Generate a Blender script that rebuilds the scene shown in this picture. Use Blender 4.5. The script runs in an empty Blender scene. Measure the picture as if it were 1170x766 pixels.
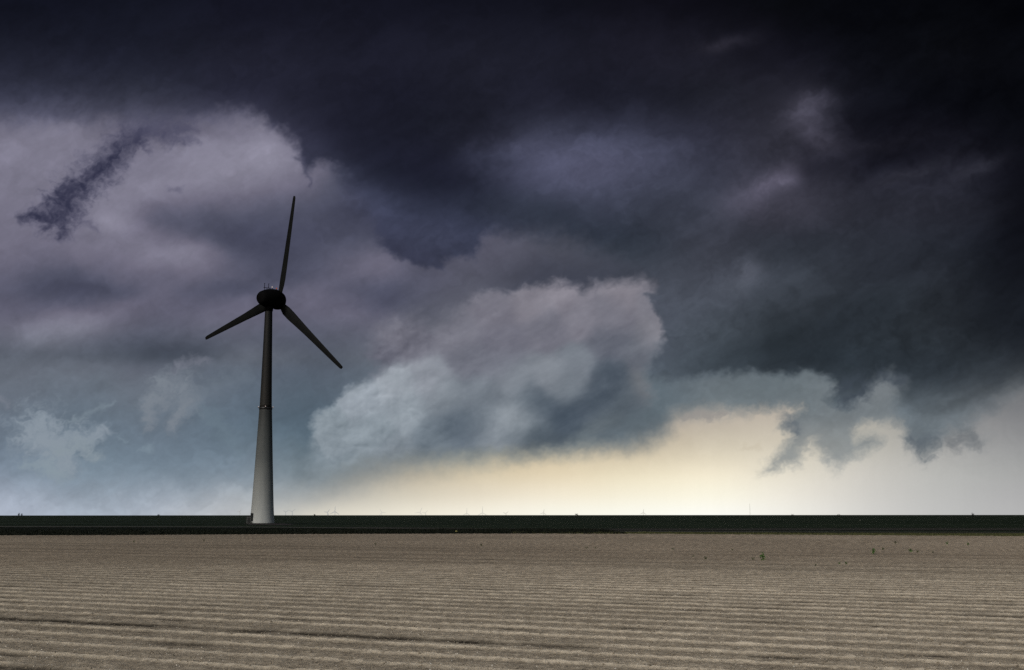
import bpy, bmesh, math, random
import numpy as np
from mathutils import Vector, Matrix

random.seed(3)
scene = bpy.context.scene
COL = bpy.context.collection
# ------------------------------------------------------------------ storm sky
# The cloudscape is a function of direction: (x, y) is a chart of the sky around
# azimuth 0 (north), 1337 units per radian near the middle, horizon at y = 588.
_rng = np.random.RandomState(7)
_perm = _rng.permutation(512).astype(np.int32)
_perm = np.concatenate([_perm, _perm])
_ang = _rng.rand(512) * 2 * math.pi
_gx, _gy = np.cos(_ang).astype(np.float32), np.sin(_ang).astype(np.float32)

def pnoise(x, y, seed=0):
    x = x + seed * 17.31; y = y + seed * 9.77
    xi = np.floor(x); yi = np.floor(y)
    xf = (x - xi).astype(np.float32); yf = (y - yi).astype(np.float32)
    xi = xi.astype(np.int64) & 511; yi = yi.astype(np.int64) & 511
    u = xf * xf * xf * (xf * (xf * 6 - 15) + 10); v = yf * yf * yf * (yf * (yf * 6 - 15) + 10)
    def g(ix, iy, fx, fy):
        h = _perm[_perm[ix & 511] + (iy & 511)] & 511
        return _gx[h] * fx + _gy[h] * fy
    a = g(xi, yi, xf, yf); b = g(xi + 1, yi, xf - 1, yf)
    c = g(xi, yi + 1, xf, yf - 1); d = g(xi + 1, yi + 1, xf - 1, yf - 1)
    return 1.5 * ((a * (1 - u) + b * u) * (1 - v) + (c * (1 - u) + d * u) * v)

def fbm(x, y, octaves=5, seed=0, gain=0.5, ridge=False):
    s = np.zeros_like(x, dtype=np.float32); a = 1.0; t = 0.0
    for k in range(octaves):
        n = pnoise(x, y, seed + k * 3)
        if ridge: n = 1 - 2.2 * np.abs(n)
        s += a * n; t += a; a *= gain
        x, y = 0.8 * x * 2.03 - 0.6 * y * 2.03, 0.6 * x * 2.03 + 0.8 * y * 2.03
    return s / t

def cells(x, y, seed=0, jitter=.9):
    """rounded lobes: height of the nearest of scattered domes, 0..1"""
    xi = np.floor(x).astype(np.int64); yi = np.floor(y).astype(np.int64)
    best = np.full(x.shape, 9.0, np.float32)
    for dx in (-1, 0, 1):
        for dy in (-1, 0, 1):
            h = _perm[(_perm[(xi + dx + seed * 7) & 511] + (yi + dy)) & 511]
            fx = xi + dx + .5 + jitter * (_ang[h] / 6.2832 - .5); fy = yi + dy + .5 + jitter * (_ang[(h * 7 + 3) & 511] / 6.2832 - .5)
            best = np.minimum(best, (x - fx) ** 2 + (y - fy) ** 2)
    return np.sqrt(np.clip(1 - best * .9, 0, 1)).astype(np.float32)

def smooth(e0, e1, x):
    t = np.clip((x - e0) / (e1 - e0), 0, 1); return t * t * (3 - 2 * t)

def sdist(x, y, poly):
    """signed distance to a closed outline, positive inside"""
    P = np.array(poly, float); n = len(P)
    d = np.full(x.shape, 1e9, np.float32); inside = np.zeros(x.shape, bool)
    for i in range(n):
        ax, ay = P[i]; bx, by = P[(i + 1) % n]
        ex, ey = bx - ax, by - ay; L = ex * ex + ey * ey + 1e-9
        t = np.clip(((x - ax) * ex + (y - ay) * ey) / L, 0, 1)
        q = (x - ax - t * ex) ** 2 + (y - ay - t * ey) ** 2
        d = np.minimum(d, q)
        if ay != by:
            inside ^= ((ay > y) != (by > y)) & (x < (bx - ax) * (y - ay) / (by - ay) + ax)
    d = np.sqrt(d)
    return np.where(inside, d, -d)

def brush(x, y, pts):
    """distance inside a chain of round strokes (x, y, radius), positive inside, scaled by the radius"""
    best = np.full(x.shape, -9.0, np.float32)
    for (ax, ay, ra), (bx, by, rb) in zip(pts[:-1], pts[1:]):
        ex, ey = bx - ax, by - ay; L = ex * ex + ey * ey + 1e-9
        t = np.clip(((x - ax) * ex + (y - ay) * ey) / L, 0, 1)
        q = np.sqrt((x - ax - t * ex) ** 2 + (y - ay - t * ey) ** 2)
        r = ra + (rb - ra) * t
        best = np.maximum(best, 1 - q / r)
    return best

GX = [0, 90, 180, 270, 360, 450, 540, 630, 720, 810, 900, 990, 1080, 1170]
def grid_colour(x, y, xs, ys, table):
    T = np.array(table, np.float32)            # rows, cols, 3
    xs = np.array(xs, float); ys = np.array(ys, float)
    def loc(v, ks):
        v = np.clip(v, ks[0], ks[-1] - 1e-3)
        i = np.clip(np.searchsorted(ks, v, side='right') - 1, 0, len(ks) - 2)
        t = (v - ks[i]) / (ks[i + 1] - ks[i])
        return i, t
    i, tx = loc(x, xs); j, ty = loc(y, ys)
    def cr(p0, p1, p2, p3, t):
        t = t[..., None]
        return 0.5 * (2 * p1 + (p2 - p0) * t + (2 * p0 - 5 * p1 + 4 * p2 - p3) * t * t + (3 * p1 - p0 - 3 * p2 + p3) * t ** 3)
    R = []
    for dj in (-1, 0, 1, 2):
        jj = np.clip(j + dj, 0, len(ys) - 1)
        R.append(cr(T[jj, np.clip(i - 1, 0, len(xs) - 1)], T[jj, i], T[jj, np.clip(i + 1, 0, len(xs) - 1)],
                    T[jj, np.clip(i + 2, 0, len(xs) - 1)], tx))
    return cr(R[0], R[1], R[2], R[3], ty)

def scatter_colour(x, y, pts, s):
    num = np.zeros(x.shape + (3,), np.float32); den = np.full(x.shape, 1e-12, np.float32)
    for px, py, c in pts:
        q = ((x - px) ** 2 + (y - py) ** 2) / (2 * s * s)
        w = np.exp(-q) + 1e-3 / (1 + q * q)
        num += w[..., None] * np.array(c, np.float32); den += w
    return num / den[..., None]

def crop(x0, y0, s, pts):
    return [(x0 + p[0] / s, y0 + p[1] / s) + tuple(p[2:]) for p in pts]

# open sky far behind the clouds, bright and cream above the horizon
BG_Y = [430, 470, 505, 540, 565, 588]
BG = [
 [(98,108,122),(96,108,122),(100,112,126),(92,106,122),(90,100,114),(120,126,130),(140,136,130),(150,140,130),(158,146,134),(160,150,140),(162,154,144),(150,150,146),(120,124,128),(120,122,124)],
 [(98,112,128),(104,122,138),(100,116,132),(92,110,126),(96,108,120),(150,146,138),(170,160,142),(172,158,142),(170,157,144),(178,166,152),(184,173,158),(170,166,156),(140,140,140),(126,127,130)],
 [(100,118,134),(104,124,140),(104,122,138),(102,120,136),(108,118,126),(160,152,136),(186,170,142),(196,179,150),(198,182,155),(204,192,168),(206,196,176),(186,182,170),(164,163,160),(146,147,148)],
 [(114,132,150),(114,134,150),(114,134,150),(120,138,150),(142,146,146),(184,174,154),(210,194,162),(226,208,172),(234,220,186),(242,230,200),(226,218,198),(202,198,188),(180,180,176),(164,165,164)],
 [(134,150,168),(134,151,168),(136,152,166),(144,158,166),(172,172,166),(208,200,180),(228,216,190),(242,230,202),(247,238,210),(252,246,222),(236,230,214),(208,205,197),(186,186,183),(172,172,172)],
 [(158,170,188),(158,172,188),(162,172,184),(176,180,182),(212,207,192),(234,227,207),(245,238,218),(250,246,228),(252,250,234),(254,253,242),(240,237,226),(212,210,204),(190,190,188),(178,178,178)],
]
# the lighter storm cloud below the dark shelf
MID_Y = [120, 165, 220, 275, 330, 385, 440, 490, 540, 588]
MID = [
 [(104,100,122),(104,100,122),(100,98,118),(112,108,130),(98,95,118),(70,72,92),(60,62,80),(60,62,80),(60,62,80),(60,62,80),(60,62,80),(60,62,80),(60,62,80),(60,62,80)],
 [(110,106,128),(113,108,130),(108,104,126),(118,112,136),(98,95,118),(74,75,96),(60,62,80),(60,62,80),(60,62,80),(60,62,80),(60,62,80),(60,62,80),(60,62,80),(60,62,80)],
 [(106,103,124),(108,105,127),(114,110,132),(94,93,116),(96,94,117),(78,79,102),(66,70,90),(66,70,88),(66,70,88),(66,70,88),(66,70,84),(66,70,84),(66,70,84),(66,70,84)],
 [(100,98,118),(98,96,116),(100,98,120),(78,80,102),(84,85,106),(78,79,101),(84,84,104),(78,80,96),(66,71,86),(62,68,80),(76,80,92),(76,80,92),(76,80,92),(76,80,92)],
 [(84,86,104),(80,82,101),(90,89,109),(82,83,104),(90,91,110),(80,82,102),(84,86,103),(66,70,86),(64,69,83),(62,68,80),(80,88,98),(80,88,98),(80,88,98),(80,88,98)],
 [(92,96,112),(102,103,119),(88,90,109),(80,84,102),(84,90,108),(90,96,112),(104,108,122),(104,110,124),(96,104,118),(84,94,106),(86,96,106),(86,96,106),(86,96,106),(86,96,106)],
 [(98,108,122),(96,108,122),(98,110,124),(90,104,120),(82,96,112),(98,112,126),(106,120,132),(104,118,130),(92,108,120),(98,110,118),(98,110,117),(108,116,122),(106,114,120),(110,116,121)],
 [(98,114,130),(98,117,133),(97,115,131),(90,110,126),(82,102,118),(96,114,128),(92,110,124),(88,106,120),(92,106,116),(104,116,122),(108,118,124),(110,120,126),(100,110,116),(120,124,128)],
 [(114,132,150),(114,134,150),(114,134,150),(116,134,148),(108,124,134),(112,124,130),(110,124,128),(104,118,124),(112,122,126),(116,124,128),(112,122,128),(114,124,130),(110,118,124),(120,124,128)],
 [(158,170,188),(158,172,188),(162,172,184),(172,178,182),(150,156,160),(150,152,150),(140,144,144),(130,134,134),(130,134,134),(130,134,134),(130,134,134),(130,134,134),(130,134,134),(130,134,134)],
]
LUM_X = [0, 45, 90, 135, 180, 225, 270, 315, 360, 405, 450]
LUM_Y = [150, 165, 180, 195, 210, 225, 240, 255, 270, 285, 300, 315, 330, 345, 360, 375, 390, 405, 420]
LUM = [[108,112,112,100,98,100,108,112,75,55,50],[114,114,113,106,108,114,120,122,95,60,50],[114,114,112,108,112,120,124,124,104,80,60],
 [113,113,112,112,114,122,122,118,98,72,50],[112,112,112,114,118,118,114,106,92,68,50],[110,111,112,116,114,104,98,92,84,66,52],
 [108,109,112,118,96,88,86,82,76,64,54],[106,108,112,122,88,80,75,75,73,68,64],[104,102,106,112,100,86,70,70,71,74,70],
 [102,98,104,106,112,110,76,70,76,84,88],[98,92,94,98,108,108,84,74,80,92,100],[90,81,79,90,94,96,84,76,84,92,94],
 [86,75,71,79,92,84,77,86,92,84,76],[88,84,84,94,92,88,90,92,94,88,74],[92,98,110,98,90,92,94,92,92,94,86],
 [98,112,114,95,85,90,92,90,88,92,94],[96,107,98,84,78,82,88,86,86,90,96],[92,94,88,82,73,76,92,92,84,92,96],[96,96,94,92,86,92,98,94,86,94,98]]
# how soft the hem of the shelf is, point by point
HEM = [(0,141,17),(100,139,17),(200,137,20),(270,129,20),(300,135,18),(325,150,13),(345,175,8),(352,205,4),(375,190,13),(400,215,27),(425,250,22),(437,285,8),(460,297,5),
 (500,304,5),(540,292,5),(552,270,9),(580,264,20),(640,270,24),(700,292,22),(735,318,8),(747,340,4),(760,376,5),(746,425,9),(800,428,9),(890,424,9),(958,441,8),
 (968,466,8),(998,431,8),(1032,440,17),(1040,480,24),(1060,510,16),(1100,484,24),(1170,440,32)]
# the dark shelf cloud over everything
DK_Y = [0, 60, 110, 150, 190, 235, 275, 330, 385, 430, 480]
DK = [
 [(15,17,29),(16,18,30),(17,19,31),(18,19,32),(18,19,31),(17,18,30),(16,17,28),(15,16,26),(14,14,23),(11,11,19),(7,8,13),(4,5,10),(3,4,8),(2,3,7)],
 [(25,27,40),(26,28,42),(26,28,42),(27,28,42),(26,27,41),(25,26,40),(26,27,40),(26,27,40),(25,25,37),(25,25,36),(16,16,25),(8,9,15),(7,8,13),(5,6,11)],
 [(46,48,66),(45,47,64),(42,44,60),(37,38,55),(30,31,46),(25,26,40),(25,26,38),(27,28,41),(26,27,39),(27,28,38),(32,32,43),(16,17,25),(10,11,17),(8,9,14)],
 [(72,72,92),(70,70,90),(66,66,86),(62,62,82),(38,39,56),(26,27,41),(25,26,38),(40,42,58),(40,42,58),(35,36,49),(38,38,49),(19,19,28),(16,16,24),(11,12,18)],
 [(72,72,92),(70,70,90),(66,66,86),(62,62,82),(44,46,64),(27,30,44),(29,31,45),(55,57,78),(50,53,71),(41,43,57),(42,42,54),(24,24,34),(24,24,34),(15,15,23)],
 [(72,72,92),(70,70,90),(66,66,86),(62,62,82),(60,62,84),(44,48,68),(34,38,54),(46,50,67),(42,46,60),(42,45,57),(46,46,58),(34,35,45),(31,32,42),(17,18,26)],
 [(72,72,92),(70,70,90),(66,66,86),(62,62,82),(54,56,78),(44,47,67),(40,44,62),(42,47,60),(38,44,55),(45,48,59),(40,44,54),(34,37,46),(30,33,42),(17,19,27)],
 [(72,72,92),(70,70,90),(66,66,86),(62,62,82),(60,62,84),(54,57,78),(60,64,82),(66,71,86),(62,68,82),(58,63,75),(50,56,66),(38,43,51),(32,36,43),(22,25,32)],
 [(72,72,92),(70,70,90),(66,66,86),(62,62,82),(60,62,84),(54,57,78),(60,64,82),(66,71,86),(64,70,84),(54,62,72),(38,45,52),(32,38,44),(32,37,43),(24,28,34)],
 [(72,72,92),(70,70,90),(66,66,86),(62,62,82),(60,62,84),(54,57,78),(60,64,82),(66,71,86),(70,80,92),(56,66,75),(46,55,63),(40,48,55),(42,49,56),(52,57,62)],
 [(72,72,92),(70,70,90),(66,66,86),(62,62,82),(60,62,84),(54,57,78),(60,64,82),(66,71,86),(80,92,102),(84,96,104),(84,96,104),(82,93,100),(84,93,99),(92,97,102)],
]
SHELF = [(-400,-400),(-400,141),(0,141),(60,139),(120,137),(160,141),(205,137),(245,134),(272,127),(300,133),(325,147),(342,163),
 (346,182),(349,196),(355,190),(362,184),(378,190),(398,208),(420,238),(430,256),(436,280),(446,292),(462,296),(480,301),(505,305),(516,297),(534,291),(545,293),
 (549,272),(556,266),(580,264),(610,266),(645,271),(680,281),(712,295),(738,308),(757,324),(745,338),(747,358),
 (761,376),(755,396),(746,414),(744,432),(780,430),(832,424),(890,424),(898,431),(916,421),(938,428),(958,441),(945,455),(968,466),(990,446),(998,431),
 (1020,426),(1032,436),(1026,470),(1040,495),(1056,512),(1072,503),(1098,486),(1130,462),(1170,440),(1600,360),(1600,-400)]
VIRGA = crop(740, 390, 2.72, [(-3000,-800),(-3000,700),(-1333,571),(-1088,479),(-843,408),(-601,375),(-299,348),(0,325),(50,290),(90,232),(200,216),(300,222),(400,205),(470,204),(432,235),(420,270),(452,296),(400,350),(350,402),(400,395),(462,380),
 (512,318),(540,350),(578,400),(622,368),(722,312),(690,292),(640,302),(650,265),(700,250),(780,258),(812,300),(872,352),(900,332),(905,290),
 (960,276),(1000,322),(1042,316),(1000,285),(985,250),(1060,205),(1170,140),(1800,100),(1800,-800)])
CUMULUS = crop(340, 290, 2.66, [(40,525),(60,483),(110,465),(150,408),(190,398),(225,378),(270,350),(212,315),(240,230),(290,200),(350,190),(420,225),(460,195),(520,152),(560,125),(600,108),(640,126),(700,98),(745,100),(800,84),(845,96),(870,122),(900,92),
 (960,84),(1050,80),(1112,95),(1160,110),(1150,235),(1095,290),(1060,360),(1075,440),(1000,520),(900,560),(700,600),(500,600),(350,620),(60,650),(50,580)])
CUMULUS_C = crop(340, 290, 2.66, [(70,520,(126,144,154)),(120,570,(120,138,148)),(200,450,(132,147,158)),(300,400,(134,147,157)),(330,470,(130,146,156)),(230,540,(122,140,150)),(400,380,(128,138,149)),
 (280,230,(112,114,129)),(360,260,(104,107,122)),(240,300,(98,102,118)),(480,250,(112,115,129)),(600,170,(112,113,127)),(700,140,(121,120,132)),(830,120,(126,124,136)),(1000,120,(126,124,135)),(1090,160,(112,114,126)),(1090,240,(120,122,132)),
 (860,190,(116,117,130)),(960,190,(112,114,127)),(620,270,(106,109,124)),(750,240,(108,111,125)),(950,270,(94,102,116)),(1050,300,(98,107,119)),(520,330,(106,112,126)),(620,340,(108,115,129)),(850,350,(108,120,131)),(760,370,(118,129,139)),(650,390,(120,132,142)),
 (820,410,(108,122,132)),(950,380,(78,94,108)),(900,450,(76,93,107)),(820,490,(70,88,103)),(1000,450,(86,102,113)),(540,430,(112,126,137)),(450,440,(116,130,140)),(610,515,(134,148,157)),(655,492,(140,153,161)),(690,500,(128,142,150)),(580,545,(126,140,149)),(620,440,(100,114,125)),(560,500,(96,112,124)),(660,545,(100,116,126)),(700,455,(90,106,118)),
 (480,520,(90,108,122)),(420,560,(100,118,130)),(540,540,(88,106,120)),(730,560,(72,90,102)),(760,600,(84,100,110)),(950,520,(92,108,116)),(880,590,(100,116,122)),(300,600,(112,128,138)),(1060,410,(106,114,120)),(730,470,(80,98,112))])
# soft patches: x, y, radius x, radius y, tilt in degrees, colour, strength
PATCH_MID = [
 (60,180,70,30,0,(115,110,131),.6),(300,150,45,14,20,(122,116,140),.8),(330,178,22,14,40,(118,113,137),.6),(180,222,60,22,-30,(117,113,135),.8),(138,258,40,9,-6,(120,118,137),.8),
 (25,270,60,20,0,(106,103,122),.5),(205,285,34,15,14,(107,104,125),.9),(235,300,14,8,40,(104,102,122),.5),(255,265,70,18,10,(73,76,99),.9),(330,268,70,18,0,(72,75,98),.7),(270,235,50,14,-8,(86,87,110),.5),(400,282,50,16,12,(84,86,107),.4),
 (70,322,70,16,0,(74,76,96),.75),(160,312,50,12,6,(84,84,105),.4),(30,350,60,14,0,(92,94,111),.5),(60,380,38,16,-14,(110,108,124),.85),(88,362,30,14,-20,(106,104,122),.6),(190,352,60,12,-4,(96,95,114),.6),
 (110,392,60,9,-10,(84,86,105),.7),(170,402,44,13,4,(74,76,98),.85),(215,392,50,14,-4,(78,80,102),.6),(400,345,40,12,5,(96,98,114),.4),(450,330,60,12,0,(76,77,98),.5),(360,310,40,12,0,(80,82,103),.5),(465,316,50,10,-4,(96,94,113),.7),(540,308,30,12,-20,(100,98,116),.6),
 (375,440,40,30,0,(80,95,111),.5),(340,480,40,30,0,(84,102,118),.4),
]
WISPS = [  # brighter scud against the blue, as strokes
 ([(24,500,9),(44,496,20),(62,512,18),(76,528,12),(64,538,7)],(138,149,160),.85,2.2),
 ([(50,478,6),(44,492,12),(70,505,13),(100,500,10),(122,490,5)],(137,148,159),.75,2.0),
 ([(78,486,4),(100,474,4),(134,458,2.5)],(120,133,144),.6,1.6),
 ([(66,515,9),(96,508,8),(112,523,6)],(136,148,157),.7,1.8),
 ([(30,530,5),(50,534,7),(72,540,8)],(136,150,160),.7,1.8),
 ([(168,486,5),(172,462,9),(184,444,13),(206,444,15),(214,458,13),(196,484,8)],(122,130,140),.75,2.0),
 ([(196,424,4),(210,415,6),(236,412,5)],(116,119,132),.5,1.8),
 ([(160,516,3),(167,509,6),(173,514,4)],(126,142,154),.6,1.6),
 ([(240,470,8),(262,500,8),(272,516,5)],(108,124,136),.4,2.0),
 ([(280,430,8),(250,440,10),(226,452,8)],(108,118,130),.35,2.0),
 ([(0,458,5),(6,460,5)],(118,124,136),.6,1.6),
 ([(136,498,2.5),(142,502,2)],(120,136,148),.5,1.6),
]
DARKWISPS = [
 ([(966,444,8),(978,432,7),(992,440,6),(984,452,8),(966,460,6)],(62,70,80),.8,1.7),
 ([(1000,428,5),(1016,436,6),(1030,436,6)],(66,74,84),.7,1.7),
 ([(898,478,6),(905,487,7),(912,494,5)],(96,104,112),.7,1.6),
 ([(1088,505,8),(1104,500,7),(1116,506,5)],(104,108,112),.6,1.7),
 ([(1040,500,8),(1056,514,9),(1066,504,7)],(84,92,100),.6,1.8),
 ([(160,158,6),(143,166,11),(122,188,14),(98,208,15),(76,224,14),(62,240,13),(48,248,10),(24,250,4)],(50,51,72),.95,1.7),
 ([(80,226,13),(70,250,12),(76,264,6),(68,272,3)],(50,51,72),.8,1.8),
 ([(126,158,7),(146,156,8),(166,164,4),(170,174,2)],(60,60,82),.4,1.7),
 ([(88,250,5),(104,254,4),(112,262,2.5)],(74,73,95),.5,1.6),
 ([(168,152,5),(190,156,6),(206,164,3)],(66,66,88),.4,1.8),
 ([(190,154,5),(214,160,4),(226,166,2)],(72,72,94),.4,1.8),
 ([(150,150,10),(180,146,10),(215,146,8)],(70,70,92),.6,2.2),
 ([(196,218,3),(206,214,3)],(86,85,106),.5,1.8),
 ([(348,182,4),(351,198,3.5),(352,210,1.5)],(64,65,86),.45,1.5),
]
PATCH_DK = [
 (825,50,22,6,-8,(48,46,58),.8),(850,62,26,8,30,(18,18,27),.5),(922,128,16,20,55,(66,64,80),.7),(930,148,24,14,45,(58,56,71),.6),(942,165,18,10,30,(54,52,66),.5),(880,214,34,11,-24,(80,76,96),.85),(905,205,12,7,-35,(84,80,100),.6),
 (855,225,26,10,-10,(62,62,78),.5),(895,240,40,14,0,(52,51,64),.5),(950,195,26,8,-14,(27,27,37),.6),(925,192,12,12,0,(28,28,38),.5),(855,315,14,13,-20,(76,80,94),.7),(840,330,20,8,0,(70,76,88),.4),
 (1040,200,40,8,-18,(40,40,50),.5),(1110,195,30,8,-24,(44,44,55),.5),(1000,165,40,7,-8,(32,31,41),.5),(1040,170,40,12,0,(14,14,21),.4),
 (640,180,90,22,4,(58,60,81),.6),(690,190,40,14,0,(60,61,82),.5),(560,190,40,12,0,(42,45,62),.5),(620,245,70,16,6,(35,40,53),.8),(660,262,40,12,6,(34,40,52),.6),(500,270,40,16,0,(50,54,74),.5),(475,292,30,8,4,(46,49,69),.6),
 (480,190,50,34,20,(22,24,37),.7),(430,160,70,30,20,(22,23,36),.7),(500,140,60,20,0,(22,24,34),.5),
 (790,345,50,18,0,(62,68,80),.4),(800,380,50,16,-4,(60,68,78),.4),(960,370,80,22,-20,(30,36,43),.6),(1030,300,60,22,-20,(28,31,39),.5),(1060,240,60,20,0,(36,37,47),.4),
 (1150,330,40,60,0,(19,22,28),.5),(1170,250,30,60,0,(8,8,13),.5),(940,405,60,12,0,(34,42,50),.5),(1060,420,60,30,0,(34,41,48),.5),
]
def patches(c, x, y, lst, n):
    for px, py, rx, ry, rot, col, k in lst:
        a = math.radians(rot); ca, sa = math.cos(a), math.sin(a)
        dx, dy = x - px, y - py
        q = ((dx * ca + dy * sa) / rx) ** 2 + ((-dx * sa + dy * ca) / ry) ** 2
        w = np.exp(-0.5 * q * 1.25) * k * np.clip(1 + 0.5 * n, 0, 1.4)
        w = np.clip(w, 0, 1)[..., None]
        c = c * (1 - w) + np.array(col, np.float32) * w
    return c

def punch(c, pivot, contrast, chroma):
    L = (c @ np.array([.3, .6, .1], np.float32))[..., None]
    contrast = contrast[..., None] if isinstance(contrast, np.ndarray) else contrast
    chroma = chroma[..., None] if isinstance(chroma, np.ndarray) else chroma
    return (c - L) * chroma + pivot + (L - pivot) * contrast

def sky_srgb(x, y):
    """storm sky colour (0..255, display values) over chart coordinates"""
    x = x.astype(np.float32); y = y.astype(np.float32)
    X = np.clip(x, -500, 1700); Y = np.clip(y, -500, 700)
    # slow and quick swirls that bend every outline
    sx = fbm(X / 150, Y / 120, 3, 1); sy = fbm(X / 150, Y / 120, 3, 11)
    mx = fbm(X / 46, Y / 40, 4, 21, .6); my = fbm(X / 46, Y / 40, 4, 31, .6)
    hx = fbm(X / 15, Y / 13, 3, 41, .6); hy = fbm(X / 15, Y / 13, 3, 51, .6)
    tex = fbm(X / 70 + 1.2 * mx, Y / 42 + 1.2 * my, 6, 61, .55)
    fil = fbm(X / 22 + 1.5 * mx, Y / 16 + 1.5 * my, 4, 71, .6)
    fea = fbm(X / 13 + 1.3 * hx + mx, Y / 11 + 1.3 * hy + my, 5, 101, .56) * 1.5
    # relief of billowing cloud: difference of a billow noise along the light
    bw = lambda ox, oy: -fbm((X + ox) / 44 + .5 * mx, (Y + oy) / 32 + .5 * my, 5, 81, .46, True)
    bil = bw(0, 0)
    # long sheared streaks rising to the east, and heaped lobes lit from the upper left
    ca, sa = math.cos(math.radians(-30)), math.sin(math.radians(-30))
    U = X * ca + Y * sa; W = -X * sa + Y * ca
    shear = fbm(U / 75 + .35 * sx, W / 22 + .5 * sx, 6, 111, .58)
    def heap(ox, oy):
        a, b = X + ox + 4 * mx + 2 * hx, Y + oy + 4 * my + 2 * hy
        return .55 * cells(a / 26, b / 21, 1) + .30 * cells(a / 12, b / 10, 2) + .15 * cells(a / 6, b / 5.2, 3)
    rel = heap(1.5, 2.0) - heap(-1.5, -2.0)
    lump = fbm(X / 24 + .8 * mx, Y / 17 + .8 * my, 5, 121, .6)
    # background
    bg = grid_colour(X + 10 * sx, Y + 4 * sy, GX, BG_Y, BG)
    bg = bg + (tex * 5 * smooth(588, 520, Y))[..., None]
    streak = fbm(X / 9, Y / 240, 3, 91)
    bg = punch(bg + (streak * 1.0)[..., None], 0, 1.0, .80)
    # middle cloud
    wx = X + 16 * sx + 12 * mx; wy = Y + 12 * sy + 9 * my
    mid = grid_colour(wx, wy, GX, MID_Y, MID)
    lx = X + 9 * sx + 8 * mx + 3 * hx; ly = Y + 7 * sy + 6 * my + 2 * hy
    L = grid_colour(lx, ly, LUM_X, LUM_Y, np.repeat(np.array(LUM, np.float32)[..., None], 3, 2))
    L = 84 + (L - 84) * 1.18 + 5
    low = smooth(345, 425, Y)[..., None]
    hi = smooth(78, 112, L)
    L = L + (1 - low) * (hi * np.array([0, -2.5, 15], np.float32) + (1 - hi) * np.array([-3, -1, 17], np.float32)) + low * np.array([-6, 1, 12], np.float32)
    k = (smooth(490, 430, X) * smooth(432, 405, Y))[..., None]
    mid = mid * (1 - k) + L * k
    mid = mid * k + punch(mid, 80, 1.12, .80) * (1 - k)
    mid = mid * (1 + 0.08 * tex + 0.03 * fil + .07 * shear + .04 * lump * smooth(300, 380, Y))[..., None]
    mid = mid + (smooth(410, 460, Y) * smooth(360, 260, X))[..., None] * np.array([0, -1, 0], np.float32)
    for pts, col, k, p in WISPS:
        b = brush(X + 8 * mx + 7 * hx, Y + 8 * my + 6 * hy, [(a, c_, r * p) for a, c_, r in pts])
        w = np.clip(smooth(-.1, 1.3, b + .5 * fea + .15 * hx) * k * 1.3, 0, 1)[..., None]
        mid = mid * (1 - w) + np.array(col, np.float32) * w
    # cumulus tower catching the light
    cu_d = sdist(X + 7 * mx + 7 * hx, Y + 6 * my + 6 * hy, CUMULUS)
    soft = 7 + 5 * smooth(600, 700, X) + 22 * smooth(500, 540, Y) + 10 * smooth(420, 380, Y) * smooth(560, 480, X)
    cu_a = smooth(-soft, soft, cu_d + 5 * fil)
    cu = scatter_colour(X + 7 * mx + 3 * sx + 1.5 * hx, Y + 6 * my + 3 * sy + 1.5 * hy, CUMULUS_C, 11.5)
    lo = smooth(330, 400, Y) * 0.6 + 0.4
    west = smooth(560, 430, X) * .6 + .4 * np.exp(-((X - 580) / 30) ** 2 - ((Y - 480) / 22) ** 2) + .12
    cu = cu + (np.clip(rel, -.5, .5) * 58 * west + shear * 13 + 8 * lump * (.5 + west) + 3 * fil)[..., None]
    cu = punch(cu, 107, 1.30, .72) + np.array([1.5, -.5, 1], np.float32)
    cu_a = cu_a[..., None]
    mid = mid * (1 - cu_a) + cu * cu_a
    # torn lower rim of the middle cloud against the bright gap
    vd = sdist(X + 9 * mx + 6 * hx, Y + 6 * my + 5 * hy, VIRGA)
    left = smooth(640, 380, X)
    vs = 10.5 + 22 * left + 9 * smooth(900, 760, X) * (1 - left) + 8 * smooth(1090, 1140, X)
    va = smooth(-vs, vs, vd + (4 * fea + 4 * fil) * (1 - left) * (.35 + .65 * smooth(740, 840, X)))
    va = va * (1 - .32 * smooth(462, 520, Y) * smooth(800, 860, X))
    va = va[..., None]
    c = bg * (1 - va) + mid * va
    # loose scraps in the gap
    for pts, col, k, p in [([(782,478,3),(798,472,5),(815,476,5),(828,474,3)],(150,146,142),.8,1.8),
                           ([(850,512,3),(866,508,4)],(196,186,166),.4,2.0)]:
        b = brush(X + 6 * hx + 5 * mx, Y + 5 * hy + 4 * my, [(a, c_, r * p) for a, c_, r in pts])
        w = np.clip(smooth(0, 1, b + .6 * fea) * k, 0, 1)[..., None]
        c = c * (1 - w) + np.array(col, np.float32) * w
    # dark shelf
    dd = sdist(X + 9 * mx + 7 * hx + 4 * sx, Y + 7 * my + 6 * hy + 3 * sy, SHELF)
    ds = scatter_colour(X, Y, [(a, b, (c_, 0, 0)) for a, b, c_ in HEM], 22.0)[..., 0]
    da = smooth(-ds, ds * .8, dd + (2 + .22 * ds) * fil + .22 * ds * mx + 1.0 * fea)
    dkx = X + 16 * sx + 10 * mx; dky = Y + 10 * sy + 7 * my
    dk = grid_colour(dkx, dky, GX, DK_Y, DK)
    # the top left part of the shelf darkens upward from its hem
    dk = patches(dk, dkx, dky, PATCH_DK, tex)
    dk = dk * (1.06 + .16 * smooth(90, 180, Y) * smooth(900, 800, X) * smooth(330, 250, Y))[..., None] + 1.0
    dk = dk * (1 + 0.15 * tex + 0.03 * fil + .10 * shear)[..., None]
    dk = punch(dk, 36, 1.0 + .22 * smooth(60, 130, Y), .86)
    dk = dk + (smooth(860, 1000, X) * (1.5 + 3.5 * smooth(60, 240, Y) + 2.5 * shear + 2 * tex))[..., None] * np.array([.9, 1, 1.15], np.float32)
    da = da[..., None]
    c = c * (1 - da) + dk * da
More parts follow.
